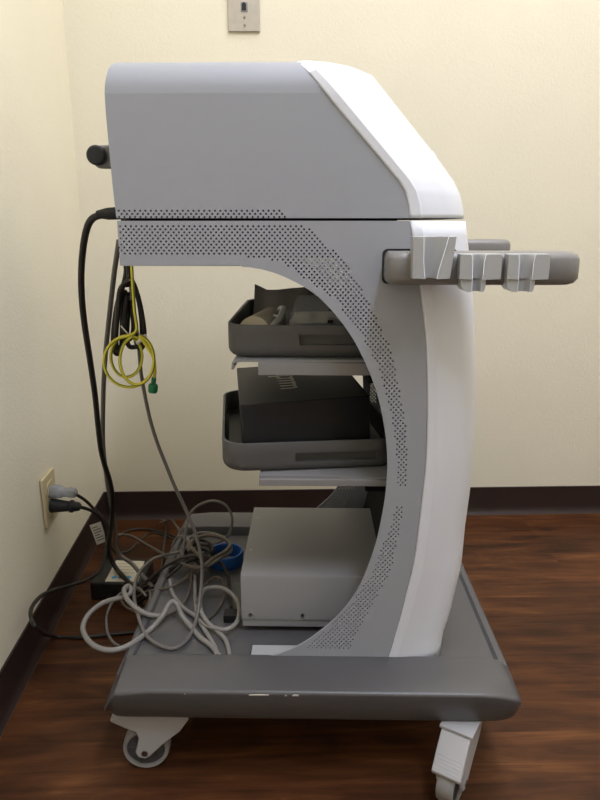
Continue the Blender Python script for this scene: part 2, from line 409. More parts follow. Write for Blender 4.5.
holes = lattice(lambda u, v: inside(bandA, u, v) or inside(bandB, u, v), -.226, .16, .15, .7415)
bm = side_mesh(outline, holes)
near = part('side_panel', bm, M['panel'], ang=30)
for v in near.data.vertices: v.co.y += YN
far = near.copy(); C.objects.link(far); far.parent = cart; far.location = (0, YF-YN-.0028, 0)
# folded flanges: floor under the head with an added light-blocking liner, rear strip, foot flange, inner channel behind the front panel
bm = bmesh.new()
box(bm, rearlow[1][0]+.001, arc_s[0][0]+.03, YN+.003, YF-.003, rearlow[1][1]-.0005, rearlow[1][1]+.0025)
lin_ = [(x, z) for x, z in arc_s if z > xz((353, 339))[1]]
loft(bm, [[(x, y, z+.0005), (x, y2, z+.0005), (x+.0015, y2, z+.003), (x+.0015, y, z+.003)] for x, z in lin_ for y, y2 in ((YN+.003, YF-.003),)])  # liner added along the arch to block light behind the vent holes
part('housing_floor_and_liner', bm, M['panel'])
bm = bmesh.new(); box(bm, rearlow[0][0]+.001, rearlow[0][0]+.004, YN+.003, YF-.003, rearlow[1][1]+.0025, SEAM); part('rear_strip', bm, M['panel'])
f0 = K(251, 658, .795)
bm = bmesh.new(); box(bm, f0.x, f0.x+.09, YN+.003, .818, .1425, .156)
part('foot_flange', bm, M['holder'], bevel=.001)
bm = bmesh.new()                            # upright spine inside the column
zs = [SEAM-.02-(SEAM-.165)*k/14 for k in range(15)]
fx = lambda z: lerp_tab(sorted((b, a) for a, b in front_s), z)
loft(bm, [[(fx(z)-.016, YN+.02, z), (fx(z)-.004, YN+.02, z), (fx(z)-.004, YF-.02, z), (fx(z)-.016, YF-.02, z)] for z in zs])
part('spine', bm, M['inner'])
bm = bmesh.new(); box(bm, -.223, .06, YN+.045, YF-.03, .700, SEAM+.0025); box(bm, .0605, .104, YN+.045, YF-.03, SEAM-.010, SEAM+.0025); part('inner_chassis', bm, M['inner'])  # second box is a filler added to stop light leaking through the seam

# ---- head housing
ZR = .880
RE = [K(105.5, 63, YN), K(104.6, 84, YN), K(104.6, 100, YN), K(109.6, 155, YN), K(114.4, 205, YN), K(116.4, 218, YN)]
rear_x = lambda z: lerp_tab(sorted((p.z, p.x) for p in RE), z)
NP = [(-.0182, .9178), (.0229, .8695), (.0723, .816), (.0980, .7880), (.1056, .7771), (.1105, .7620), (front_s[-1][0]+.0003, SEAM+.003)]
front_x = lambda z: lerp_tab(sorted((b, a) for a, b in NP), z)
HT = K(200, 59.5, YN+.022).z
ol = [(rear_x(z), z) for z in (SEAM+.003, .78, .83, .86, ZR)]+[(front_x(z), z) for z in (ZR, .8695, .816, .788, .7771, .762, SEAM+.003)]
hh = lattice(lambda u, v: 209 < v < 217 and 118 < u < 289-(217-v)*.9, -.2235, .16, .74, .7415+PZ*4)
bm = side_mesh(ol, hh)
for v in bm.verts: v.co.y += YN
tmp = bpy.data.meshes.new('t'); bm.to_mesh(tmp)
for v in tmp.vertices: v.co.y += YF-YN-.0028
bm.from_mesh(tmp); bpy.data.meshes.remove(tmp)
r = HT-ZR
_c = catmull([(.150, -.0014, 0), (.26, .0050, 0), (.45, .0178, 0), (.62, .0310, 0), (.78, .0540, 0), (.90, .0920, 0), (.97, .1400, 0), (1, .205, 0)], 4)
TAB = [(0, .0), (.012, -.0016), (.03, -.0022), (.138, -.0024)]+[(min(1, p.x), p.y) for p in _c[:-1]]+[(1, .205)]
YS = .868                                   # depth of the line where the outline of the bulged front is seen
CP = [K(px, py, YS) for px, py in ((346, 66), (373, 75.5), (435, 154), (455, 182), (461, 195), (463.5, 206), (465, 218.3))]
CP = [(xn+(p.x-xn)/.89, zn+(p.z-zn)/.89) for (xn, zn), p in zip(NP, CP)]
def densify(pts, n):
    out = []
    for a, b in zip(pts[:-1], pts[1:]):
        for k in range(n): out.append(tuple(p+(q-p)*k/n for p, q in zip(a, b)))
    return out+[pts[-1]]
def cover_rows(NPts, CPts, squ=None):
    rows = []
    for (xn, zn), (xc, zc) in zip(NPts, CPts):
        yo = 0
        if zn > ZR: yo = r-math.sqrt(max(0, r*r-(zn-ZR)**2))
        half = YM-YN; sc = (half-yo)/.205; q = squ(zn) if squ else 1
        L = [(xn+(xc-xn)*v, YN+yo+(d*(q if v < .99 else 1))*sc, zn+(zc-zn)*v) for v, d in TAB]
        rows.append(L+[(x, mir(y), z) for x, y, z in L[-2::-1]])
    return rows
edge = cover_rows(NP[:1], CP[:1])[0]            # top edge of the white cover: (x, y, z) from near to far
def edge_at(y):
    return lerp_tab([(p[1], p[0]) for p in edge[3:-3]], y), lerp_tab([(p[1], p[2]) for p in edge[3:-3]], y)
ring = []
for k in range(9):
    t = PI/2*k/8; ring.append((YN+r-r*math.cos(t), ZR+r*math.sin(t)))
ring += [(YM-.12, HT+.003), (YM-.08, HT+.005), (YM-.04, HT+.006), (YM, HT+.006), (YM+.04, HT+.006), (YM+.08, HT+.005), (YM+.12, HT+.003)]+[(mir(y), z) for y, z in ring[::-1]]
def corner_in(z): return .006*max(0, (z-(HT-.010))/.010)**2
grid = []
for y, z in ring:
    zz = min(z, .9152)
    xr, xf = rear_x(z)+corner_in(z), front_x(zz)
    row = [(xr+(xf-xr)*s, y, z) for s in (0, .01, .2, .4, .6, .8, 1)]
    if z > HT-.004:                         # the top runs forward under the crowned edge of the cover
        ex, ez = edge_at(y); w_ = min(1, (z-HT+.004)/.004)
        row[-1] = (xf+(max(xf, ex+.006)-xf)*w_, y, z+(max(z, ez-.0035)-z)*w_); row[-2] = (xr+(xf-xr)*.8, y, z+(row[-1][2]-z)*.35)
    grid.append([bm.verts.new(p) for p in row])
for a, b in zip(grid[:-1], grid[1:]):
    for i in range(len(a)-1): bm.faces.new((a[i], a[i+1], b[i+1], b[i]))
zr = [SEAM+.003, .78, .83, .86, ZR]           # rear face
rows = [[bm.verts.new((rear_x(z)+.0005, y, z)) for y in (YN+.0005, YF-.0005)] for z in zr]
for a, b in zip(rows[:-1], rows[1:]): bm.faces.new((a[0], b[0], b[1], a[1]))
bm.faces.new([g[0] for g in grid])
head = part('head_housing', bm, M['panel'], ang=40)
bm = bmesh.new(); box(bm, -.2215, .06, YN+.02, YF-.02, SEAM+.002, .84); part('inner_chassis', bm, M['inner'])

# white cover on the sloping front of the head
def cover(name, rows, **k):
    bm = bmesh.new(); loft(bm, rows, close=False, caps=False)
    o = part(name, bm, M['white'], ang=17, **k)
    # shell thickness, inwards
    me = o.data; b2 = bmesh.new(); b2.from_mesh(me); bmesh.ops.recalc_face_normals(b2, faces=b2.faces[:])
    f = max(b2.faces, key=lambda q: q.calc_center_median().x)
    if f.normal.x < 0: bmesh.ops.reverse_faces(b2, faces=b2.faces[:])
    b2.to_mesh(me); b2.free()
    s = o.modifiers.new('shell', 'SOLIDIFY'); s.thickness = .0025; s.offset = -1
    return o
hc = cover('head_cover', cover_rows(densify(NP, 3), densify(CP, 3)))
lp = K(437, 161, YS); lp.x += .008; lp.z += .004
bm = bmesh.new(); loft(bm, [[(lp.x-.012+dx, y, lp.z+.008+dz) for dx, dz in ((-.006, .004), (.004, .0035), (.009, -.003), (.010, -.010), (-.002, -.004))] for y in (YM-.09, YM+.09)])
part('screen_lip', bm, M['white'], hc, bevel=.001)
# white front panel of the column
CL = [(466.3, 221), (468, 235), (472, 272), (474.3, 308), (476, 360), (476.3, 400), (475, 435), (471.3, 486), (467, 517), (459, 559), (448.5, 612), (443, 636), (437, 653)]
cl = []
for p in CL:
    k = K(p[0], p[1], YS if p[1] < 570 else .835 if p[1] < 620 else .815); cl.append((k.z, k.x))
cl.sort()
zs = [SEAM-(SEAM-.1425)*k/36 for k in range(37)]
nz = sorted((b, a) for a, b in front_s)
NPl = [(lerp_tab(nz, z)+.0003, z) for z in zs]; CPl = [(xn+(lerp_tab(cl, z)-xn)/.89, z) for xn, z in NPl]
cover('front_panel', cover_rows(NPl, CPl, lambda z: min(1, .28+max(0, z-.1425)/.26)))
for a in ('head_cover',): pass

# ---- accessory rails with probe holders, one on each side
def rail(far_side):
    x1 = .352 if far_side else .3005
    x0 = .0845; z0, z1 = (.6745, .7105) if not far_side else (.680, .7145)
    ya, yb = .7385, YN+.001
    bm = bmesh.new()
    def ringat(z, ins):
        pts = []
        pl = [(x0+ins*.6, yb), (x0+ins*.6, ya+.016+ins)]
        for k in range(7):
            t = PI+PI/2*k/6; pl.append((x0+.016+ins*.6+(.016)*math.cos(t), ya+.016+ins+.016*math.sin(t)))
        for k in range(9):
            t = -PI/2+PI/2*k/8; pl.append((x1-.02-ins+.02*math.cos(t), ya+.02+ins+.02*math.sin(t)))
        for k in range(9):
            t = PI/2*k/8; pl.append((x1-.018-ins+.018*math.cos(t), yb+.012-ins-.018+.018*math.sin(t)))
        pl.append((.19, yb+.012-ins)); pl.append((.16, yb))
        return [(x, mir(y) if far_side else y, z) for x, y in pl]
    loft(bm, [ringat(z0, .007), ringat(z0+.002, .003), ringat(z0+.007, 0), ringat(z1-.008, 0), ringat(z1-.003, .002), ringat(z1, .007)])
    o = part('accessory_rail', bm, M['rail'], ang=50)
    if not far_side:
        bm = bmesh.new()
        prism(bm, rrect(x0-.0018, .17, z0-.002, z1+.0022, .006, 4), YN-.0012, YN+.0005, 'y'); part('rail_recess_shade', bm, M['dark'], o)  # dark plate stands in for the shaded recess around the rail end
    return o
rl = rail(False); rail(True)
def uplan(xa, xb, yf, yb, gl, gr, depth, n=8):
    """plan outline of a cradle open to the front with a round channel from gl to gr"""
    c, hw = (gl+gr)/2, (gr-gl)/2
    pts = [(xa, yf), (gl, yf)]
    for k in range(n+1):
        t = PI+(-PI)*k/n; pts.append((c+hw*math.cos(t), yf+depth*math.sin(t)))
    pts += [(gr, yf), (xb, yf), (xb, yb), (xa, yb)]
    return pts
def zr_(py, y): return K(420, py, y).z
yf = .724
X = lambda px, y=yf: K(px, 265, y).x
# tall holder
zt, zb0 = zr_(236.5, yf), zr_(279, yf)
bm = bmesh.new()
rings = []
for z, gl, gr, xa, xb in ((zb0, 426, 437.5, 413, 450.8), (zb0+.008, 424.8, 438.6, 412.8, 451.5), (zb0+.020, 423.8, 441.5, 412.6, 452.8), (zb0+.034, 423.4, 445, 412.4, 454.2), (zt, 422.8, 447.2, 412.2, 455.3)):
    rings.append([(x, y, z) for x, y in uplan(X(xa), X(xb), yf, .745, X(gl), X(gr), .0135, 12)])
loft(bm, rings)
part('probe_holder', bm, M['holder'], rl, bevel=.0006, ang=50)
def cradle(a, b, gl, gr):
    yf2 = .726
    xx = lambda px: K(px, 265, yf2).x
    t, bt, lo = zr_(254.0, yf2), zr_(279.5, yf2), zr_(292, yf2)
    bm = bmesh.new()
    c = (gl+gr)/2
    loft(bm, [[(x, y, z) for x, y in uplan(xx(a), xx(b), yf2, .748, xx(gl+g), xx(gr-g), .0105, 10)] for z, g in ((bt, .6), (bt+.006, .3), (t-.008, 0), (t-.002, -1), (t, -2.5))])
    bw = bmesh.new()
    loft(bw, [[(x, y, z) for x, y in uplan(xx(gl-w), xx(gr+w*.35), yf2+.002, .752, xx(gl+1), xx(gr-1), .010, 10)] for z, w in ((lo, 4), (lo+.0015, 7.5), (lo+.005, 10), (bt+.002, 11.5))])
    o = part('probe_holder', bm, M['holder'], rl, bevel=.0009, ang=50)
    part('holder_lip', bw, M['holder'], rl, bevel=.0008, ang=50)
cradle(460, 502, 473, 484); cradle(508, 550, 519.5, 533.5)

# ---- shelves inside the bow
def shelf(zt, xl, lip, xsl, sh=.0195):
    bm = bmesh.new()
    pr = [(.128, zt), (xl+.012, zt), (xl+.004, zt-.001), (xl, zt-.004), (xl-.001, zt-.013)] if lip else [(.128, zt), (xl, zt)]
    th = .003
    lower = [(x+(.002 if i > 2 else 0), z-th) if i < 3 else (x+.003, z) for i, (x, z) in enumerate(pr)]
    prism(bm, pr+lower[::-1], .822, 1.155, 'y')
    s = part('shelf', bm, M['shelf'])
    for y in (.818, 1.148):
        bm = bmesh.new(); box(bm, xsl, .118, y, y+.010, zt-sh, zt-.0032); part('slide_rail', bm, M['shelf'], s, bevel=.0008)
    bm = bmesh.new(); box(bm, .075, .118, .835, 1.14, zt-sh-.014, zt-sh); part('shelf_bracket', bm, M['inner'], s)
shelf(.5728, K(231.5, 355, .82).x, True, K(258, 370, .818).x)
shelf(.4138, K(259, 474, .82).x, False, K(259, 478, .818).x, .0125)

# ---- rear handle and the power inlet
kx = K(95.5, 155, .85)
bm = bmesh.new(); cyl(bm, (kx.x, .856, kx.z), (kx.x, 1.125, kx.z), .0095, 20); rh = part('rear_handle', bm, M['rail'])
for y in (.852, 1.128):
    bm = bmesh.new(); s = 1 if y < 1 else -1; lathe(bm, [(.0001, -.003), (.0100, -.003), (.0118, -.001), (.0118, .006), (.0001, .006)], (kx.x, y, kx.z), (0, s, 0), 28); part('end_cap', bm, M['dark'], rh)
    bm = bmesh.new(); prism(bm, [(kx.x-.008, kx.z-.008), (kx.x-.002, kx.z-.0145), (-.224, kx.z-.0155), (-.224, kx.z+.0135), (kx.x+.002, kx.z+.0125), (kx.x-.008, kx.z+.009)], y+s*.007, y+s*.022, 'y'); part('handle_bracket', bm, M['rail'], rh, bevel=.003)
bm = bmesh.new(); pz = K(103, 213, .85).z; box(bm, -.236, -.224, .835, .868, pz-.012, pz+.006); part('power_inlet', bm, M['dark'])

# ================================================================== THINGS ON THE CART
def place(bm_objs, root): pass
def rotthing(name, x, y, z, rz): return empty(name, from_cart(x, y, z), rz-YAW)

# trays: thin walled, rounded corners, slot handle pressed into the near wall
def tray(name, x, y, z, rz, L, Wd, H, slot, label):
    root = rotthing(name, x, y, z, rz); tag(root, label, 'tray', 'storage trays on the cart shelves')
    bm = bmesh.new(); rr = .034
    pl = []
    for cx, cy, a in ((L-rr, rr, -90), (L-rr, Wd-rr, 0), (rr, Wd-rr, 90), (rr, rr, 180)):
        for k in range(9):
            t = math.radians(a+90*k/8); pl.append((cx, cy, math.cos(t), math.sin(t)))
    xs = [rr+(L-2*rr)*k/12 for k in range(1, 12)]
    s0, s1, sz0, sz1 = slot
    xs = sorted([v for v in xs if not (s0-.004 < v < s1+.004)]+[s0, s1, s0+(s1-s0)/3, s0+(s1-s0)*2/3])
    pl += [(v, rr, 0, -1) for v in xs]
    zl = [0, .0015, .005, .010, sz0, sz1, H-.001, H]; ins = [.008, .0045, .0015, 0, 0, 0, 0, .0006]
    rings = [[(cx+(rr-i)*c, cy+(rr-i)*s, zz) for cx, cy, c, s in pl] for zz, i in zip(zl, ins)]
    inner = [[(cx+(rr-i)*c, max(cy+(rr-i)*s, i if zz > H-.0015 else .0105), zz) for cx, cy, c, s in pl] for zz, i in ((H, .0034), (H-.001, .004), (H-.004, .004), (.008, .0045), (.004, .009))]
    loft(bm, rings+inner)
    bm.normal_update()
    fs = [f for f in bm.faces if sz0-1e-5 < min(v.co.z for v in f.verts) and max(v.co.z for v in f.verts) < sz1+1e-5 and f.calc_center_median().y < .0005 and s0 < f.calc_center_median().x < s1]
    ex = bmesh.ops.extrude_face_region(bm, geom=fs)
    bmesh.ops.translate(bm, verts=[v for v in ex['geom'] if isinstance(v, bmesh.types.BMVert)], vec=(0, .0085, 0))
    bmesh.ops.delete(bm, geom=fs, context='FACES')
    link('tub', bm, M['tray'], root, ang=40)
    return root
t1 = K(228.5, 320, .83)
s_a = K(299.5, 340, .83).x-t1.x
tray('storage_tray', t1.x-.005, .83, .5732, 0, .236, .315, .0428, (s_a+.005, .205, .0172, .0302), 'dark grey tray on the upper shelf, filled with a paper roll and clear packs')
t2 = K(223.5, 441, .832)
tray('storage_tray', t2.x-.002, .828, .4142, math.radians(7), .246, .300, .0415, (.099, .212, .0125, .0255), 'dark grey tray on the lower shelf, holding a black box')

# black box standing in the lower tray
b2 = K(242.5, 406, .845)
bb = rotthing('storage_box', b2.x, .850, .4190, math.radians(7.4)); bb.rotation_euler.y = -math.radians(2.6)
tag(bb, 'flat matte black box with pale lettering, lying in the lower tray', 'box')
bh = b2.z-.4190
bm = bmesh.new(); prism(bm, rrect(0, .178, 0, .239, .002, 2), 0, bh); link('carton', bm, M['blackbox'], bb, bevel=.0012)
cu = bpy.data.curves.new('lettering', 'FONT'); cu.body = 'uulpmm'; cu.size = .056; cu.extrude = .00025; cu.align_x = 'CENTER'; cu.align_y = 'CENTER'; cu.space_character = .62
ob = bpy.data.objects.new('lettering', cu); C.objects.link(ob)
me = bpy.data.meshes.new_from_object(ob.evaluated_get(bpy.context.evaluated_depsgraph_get())); bpy.data.objects.remove(ob)
me.materials.clear(); me.materials.append(M['print'])
ob = bpy.data.objects.new('lettering', me); C.objects.link(ob); ob.parent = bb; ob.location = (.078, .132, bh+.0003); ob.rotation_euler = (0, 0, -PI/2); ob['label'] = 'pale sans serif lettering on the lid'

# upper tray contents
TZ = .5775
pr0 = K(256, 318, .85)
bm = bmesh.new(); rr = .0225
a = Vector((pr0.x-.004, .866, TZ+rr)); b = Vector((pr0.x+.014, .966, TZ+rr))
lathe(bm, [(.0065, 0), (rr, 0), (rr, (b-a).length), (.0065, (b-a).length)], (0, 0, 0), b-a, 32)
def worldthing(name, bm, m, pts_are_cart=True, **k):
    """single-mesh thing: move the origin to the middle of its underside"""
    if pts_are_cart:
        for v in bm.verts: v.co = from_cart(*v.co)
    xs = [v.co.x for v in bm.verts]; ys = [v.co.y for v in bm.verts]; zs = [v.co.z for v in bm.verts]
    c = Vector(((min(xs)+max(xs))/2, (min(ys)+max(ys))/2, min(zs)))
    o = link(name, bm, m, None, -c, **k); o.location = c
    return o
for v in bm.verts: v.co += a
tag(worldthing('paper_roll', bm, M['paper']), 'white paper roll lying at the left end of the upper tray', 'paper roll')
# grey plastic envelope leaning at the back
bm = bmesh.new(); c0 = K(254, 303, 1.03); nx, nz = 16, 7; G = []
for j in range(nz+1):
    row = []
    for i in range(nx+1):
        u, v = i/nx, j/nz
        ztop = K(255, 285.5, 1.03).z-.011+.012*u + (.010*(1-u*8) if u < .125 else 0)
        x = c0.x+.155*u; z = TZ+.001+(ztop-TZ)*v
        y = .99+.055*v+.006*math.sin(u*9+v*2)+.004*math.sin(u*21)
        row.append(bm.verts.new((x, y, z)))
    G.append(row)
for a_, b_ in zip(G[:-1], G[1:]):
    for i in range(nx): bm.faces.new((a_[i], a_[i+1], b_[i+1], b_[i]))
r2 = bmesh.ops.extrude_face_region(bm, geom=bm.faces[:]); bmesh.ops.translate(bm, verts=[v for v in r2['geom'] if isinstance(v, bmesh.types.BMVert)], vec=(0, .004, 0))
tag(worldthing('mailing_pouch', bm, M['sheet'], ang=60), 'grey plastic pouch standing up at the back of the upper tray', 'pouch')
# clear blister packs with leads inside
def blister(name, x, y, z, rz, tilt, L, Wd, H, label):
    root = rotthing(name, x, y, z, rz); root.rotation_euler.x = tilt; tag(root, label, 'pack')
    bm = bmesh.new()
    rings = []
    for zz, i, j in ((0, 0, 0), (.0012, 0, 0), (.0014, .006, .2), (H*.6, .008, 1), (H, .013, 1)):
        rings.append([(px+random.uniform(-1, 1)*.0015*j, py+random.uniform(-1, 1)*.0015*j, zz+random.uniform(-1, 1)*.0018*j) for px, py in rrect(i, L-i, i, Wd-i, .006, 3)])
    loft(bm, rings); link('shell', bm, M['clear'], root, ang=20)
    bm = bmesh.new(); box(bm, .012, L*.52, .010, Wd*.55, H*.42, H*.44); box(bm, L*.60, L-.014, .014, Wd*.5, H*.46, H*.48); link('insert_card', bm, M['label'], root)
    bm = bmesh.new(); ps = [(L*(.2+.6*random.random()), Wd*(.15+.7*random.random()), H*(.2+.2*random.random())) for _ in range(7)]
    tube(bm, ps, .0026, 8); box(bm, L*.28, L*.36, Wd*.2, Wd*.34, H*.5, H*.72); box(bm, L*.5, L*.56, Wd*.05, Wd*.3, H*.5, H*.6); link('lead', bm, M['dark'], root)
    return root
p1 = K(290, 320, .88)
blister('clear_pack', p1.x-.007, .862, TZ+.023, 0, math.radians(14), .115, .085, .026, 'clear plastic blister pack with a cream card, tilted up in the upper tray')
blister('clear_pack', p1.x-.018, .845, TZ+.0005, .03, 0, .14, .10, .022, 'flat clear plastic pack lying under the tilted blister pack in the upper tray')
bm = bmesh.new(); q = K(277, 318, .88)
TZ += .016
tube(bm, [(q.x-.004, .95, TZ+.018), (q.x+.002, .925, TZ+.031), (q.x+.008, .90, TZ+.034), (q.x+.004, .875, TZ+.026), (q.x-.008, .858, TZ+.014)], .0042, 10)
tube(bm, [(q.x-.014, .95, TZ+.010), (q.x-.008, .92, TZ+.021), (q.x+.001, .89, TZ+.024), (q.x-.003, .866, TZ+.016)], .0028, 10)
TZ -= .016
tag(worldthing('sensor_lead', bm, M['holder']), 'short pale grey lead bent between paper roll and clear pack in the upper tray', 'lead')

# grey instrument box on the platform
PZ0 = .1425
i0 = K(242, 632, .868); izt = K(241.5, 575, .868).z; iyb = to_cart(WZ(258, 507, izt)).y
ins = rotthing('instrument_box', i0.x, .868, PZ0, 0)
tag(ins, 'beige-grey metal instrument case on the cart platform, below the lower tray', 'instrument')
D = iyb-.868; Hh = izt-PZ0; Lx = .215
bm = bmesh.new()
prof = [(0, .022), (0, Hh-.006), (.0018, Hh-.0018), (.006, Hh), (D-.002, Hh), (D, Hh-.002), (D, .022)]
prism(bm, prof, .0, Lx, 'x'); link('cover', bm, M['instrument'], ins)
bm = bmesh.new(); box(bm, .0012, Lx-.001, .0014, D-.001, .009, .0216); link('chassis', bm, M['instrument'], ins, bevel=.0006)
for fx_ in (.018, Lx-.018):
    for fy_ in (.022, D-.02):
        bm = bmesh.new(); cyl(bm, (fx_, fy_, 0), (fx_, fy_, .0092), .008, 16); link('foot', bm, M['dark'], ins)
for sx, sz in ((.0135, .030), (.092, .030)):
    bm = bmesh.new(); cyl(bm, (sx, .0004, sz), (sx, -.0012, sz), .0028, 14); link('screw', bm, M['screw'], ins)
for px, py in ((251, 550), (258, 518)):
    bm = bmesh.new(); k = to_cart(WZ(px, py, izt)); cyl(bm, (k.x-i0.x, k.y-.868, Hh-.001), (k.x-i0.x, k.y-.868, Hh+.0006), .0013, 10); link('screw', bm, M['print'], ins)

# blue ring behind it
bc = WZ(226, 562.5, PZ0)
bm = bmesh.new(); lathe(bm, [(.026, .0), (.031, 0), (.0325, .003), (.0325, .021), (.031, .024), (.028, .024), (.0265, .021)], (bc.x, bc.y, PZ0), (0, 0, 1), 40)
o = worldthing('tape_roll', bm, M['blue'], False); tag(o, 'blue ring-shaped roll lying on the cart platform behind the cables', 'roll')

# ================================================================== LEFT WALL: outlet, plugs, cords
oy = 1.156; ox = XL(oy)
ot = empty('power_outlet', (ox, oy, .2375), math.atan(.0611))
tag(ot, 'ivory duplex power outlet low on the left wall', 'outlet')
bm = bmesh.new(); prism(bm, rrect(-.035, .035, -.0495, .0495, .003, 3), 0, .006, 'x'); link('plate', bm, M['plate_ivory'], ot, bevel=.002)
for s in (-1, 1):
    bm = bmesh.new(); prism(bm, rrect(-.017, .017, s*.0205-.0135, s*.0205+.0135, .008, 4), .0055, .0075, 'x'); link('receptacle', bm, M['plate_ivory'], ot, bevel=.0006)
bm = bmesh.new(); cyl(bm, (.0055, 0, 0), (.0072, 0, 0), .003, 12); link('screw', bm, M['screw'], ot)

def plug_bm(p, d, prof, n=20, sq=1.0):
    """turned plug body along d from p; prof = (t, r)"""
    p, d = Vector(p), Vector(d).normalized(); u = Vector((0, 0, 1)); v = d.cross(u).normalized(); u = v.cross(d)
    bm = bmesh.new()
    loft(bm, [[p+d*t+(u*math.cos(2*PI*k/n)*rr+v*math.sin(2*PI*k/n)*rr*sq) for k in range(n)] for t, rr in prof])
    return bm
def cord(name, label, cat, pts, rad, m, group=None, sub=8, extra=()):
    """a cable; extra = functions adding child parts"""
    pts = [Vector(p) for p in pts]
    c = Vector((sum(p.x for p in pts)/len(pts), sum(p.y for p in pts)/len(pts), min(p.z for p in pts)-rad))
    bm = bmesh.new(); tube(bm, [p-c for p in pts], rad, 10, sub)
    o = link(name, bm, m, None, None, ang=60); o.location = c
    tag(o, label, cat, group); o['_c'] = 0; del o['_c']
    for nm, b, mm, lb in extra:
        ch = link(nm, b, mm, o, -c, ang=40)
        if lb: ch['label'] = lb
    return o
def WL(px, py):
    r = ray(px, py); t = -.4095/(r.x+.0611*r.y); return O+r*t
FZ = .004
# clear plug, its cord and the paper tag
pA = WL(47, 491); pA.x += .0076
e1 = W(70, 492.5, pA.y)
bA = plug_bm(pA, e1-pA, [(0, .0125), (.012, .0130), (.019, .0125), (.024, .0090), (.031, .0088), (.036, .0098), (.046, .0090), (.049, .0050)])
tg = bmesh.new()
tc = [W(89.5, 525.5, 1.27), W(100.5, 521.8, 1.26), W(107, 541, 1.26), W(97, 545, 1.27)]
vs = [tg.verts.new(p) for p in tc]; fc = tg.faces.new(vs); tn = (tc[1]-tc[0]).cross(tc[3]-tc[0]).normalized()
rx = bmesh.ops.extrude_face_region(tg, geom=[fc]); bmesh.ops.translate(tg, verts=[v for v in rx['geom'] if isinstance(v, bmesh.types.BMVert)], vec=(.0, .0008, 0))
for k in range(6):
    t = .14+.13*k; a = tc[0].lerp(tc[3], t).lerp(tc[1].lerp(tc[2], t), .14); b = tc[0].lerp(tc[3], t).lerp(tc[1].lerp(tc[2], t), .86 if k % 3 else .6)
    dd = (tc[3]-tc[0])*.045; o_ = Vector((0, -.0005, 0))
    f = tg.faces.new([tg.verts.new(p+o_) for p in (a, b, b+dd, a+dd)]); f.material_index = 1
cord('power_cable', 'brown power cord with a clear plug in the upper socket and a white tag', 'cord',
     [e1, W(77, 495, 1.17), W(86, 501, 1.20), W(94, 509, 1.235), W(103, 518, 1.25), W(108, 528, 1.262), W(108.5, 542, 1.275), W(107, 556, 1.29), WZ(112, 566, .03), WZ(120, 572, .055), WZ(130, 583, .055), WZ(138, 591, .03)], .0032, M['cord_dark'],
     extra=[('plug', bA, M['clear_plug'], 'clear bluish plug'), ('tag', tg, [M['tag'], M['ink']], 'white paper tag with fine grey print')])
# black plug and the cord that loops over the floor
pB = WL(47.5, 505.5); pB.x += .0076
e2 = W(76.5, 506.5, pB.y)
bB = plug_bm(pB, e2-pB, [(0, .0135), (.002, .0138), (.026, .0105), (.034, .0098), (.036, .0120), (.041, .0120), (.043, .0100), (.053, .0080), (.056, .0045)])
cord('power_cable', 'black power cord with a black plug in the lower socket, looping over the floor', 'cord',
     [e2, W(84, 508, 1.165), W(92, 511, 1.19), W(100, 517.5, 1.215), W(105.5, 530, 1.23), W(106.5, 548, 1.215), W(100, 570, 1.18), W(86, 580, 1.15), W(72, 585, 1.12), W(55, 589.5, 1.075), W(41, 596, 1.02), W(32, 607, .975), W(31, 618, .945), W(37, 628, .925),
      WZ(52, 636, .012), WZ(80, 637.5, FZ), WZ(105, 635, FZ), WZ(136, 632, FZ), WZ(152, 629, FZ)], .0034, M['cord_black'],
     extra=[('plug', bB, M['dark'], None)])

# power brick on the floor
fl = WZ(93, 600, 0); by0 = fl.y
bk = empty('power_adapter', WZ(91, 600, 0), -YAW)
tag(bk, 'black power adapter brick with a cream label, on the floor by the left wall', 'adapter')
bx0 = WZ(91, 600, 0); bzt = W(100, 583, by0).z; bL = W(143, 600, by0).x-bx0.x; bD = WZ(118, 558, bzt).y-by0
bm = bmesh.new(); prism(bm, rrect(0, bL, 0, bD, .004, 3), 0, bzt); link('case', bm, M['brick'], bk, bevel=.003)
def lb(px, py): p = WZ(px, py, bzt)-bx0; return (p.x, p.y)
lab = [lb(105, 581.5), lb(138, 581.5), lb(144, 561), lb(115.5, 560.5)]
bm = bmesh.new(); prism(bm, [lab[0], lab[1], lab[2], lab[3]], bzt-.0005, bzt+.0006)
for px, py, rx_, ry_ in ((114, 577.5, .005, .006), (128, 577.5, .007, .006), (121, 577.5, .006, .004)):
    c = lb(px, py); f = bm.faces.new([bm.verts.new((c[0]+rx_*math.cos(2*PI*k/16), c[1]+ry_*math.sin(2*PI*k/16), bzt+.0009)) for k in range(16)]); f.material_index = 1
for k in range(4):
    a = lb(118, 564+3*k); b = lb(139, 564+3*k)
    f = bm.faces.new([bm.verts.new(p) for p in ((a[0], a[1], bzt+.0009), (b[0], b[1], bzt+.0009), (b[0], b[1]+.0012, bzt+.0009), (a[0], a[1]+.0012, bzt+.0009))]); f.material_index = 2
link('label', bm, [M['label'], M['cyan'], M['ink']], bk)['label'] = 'cream label with blue print'

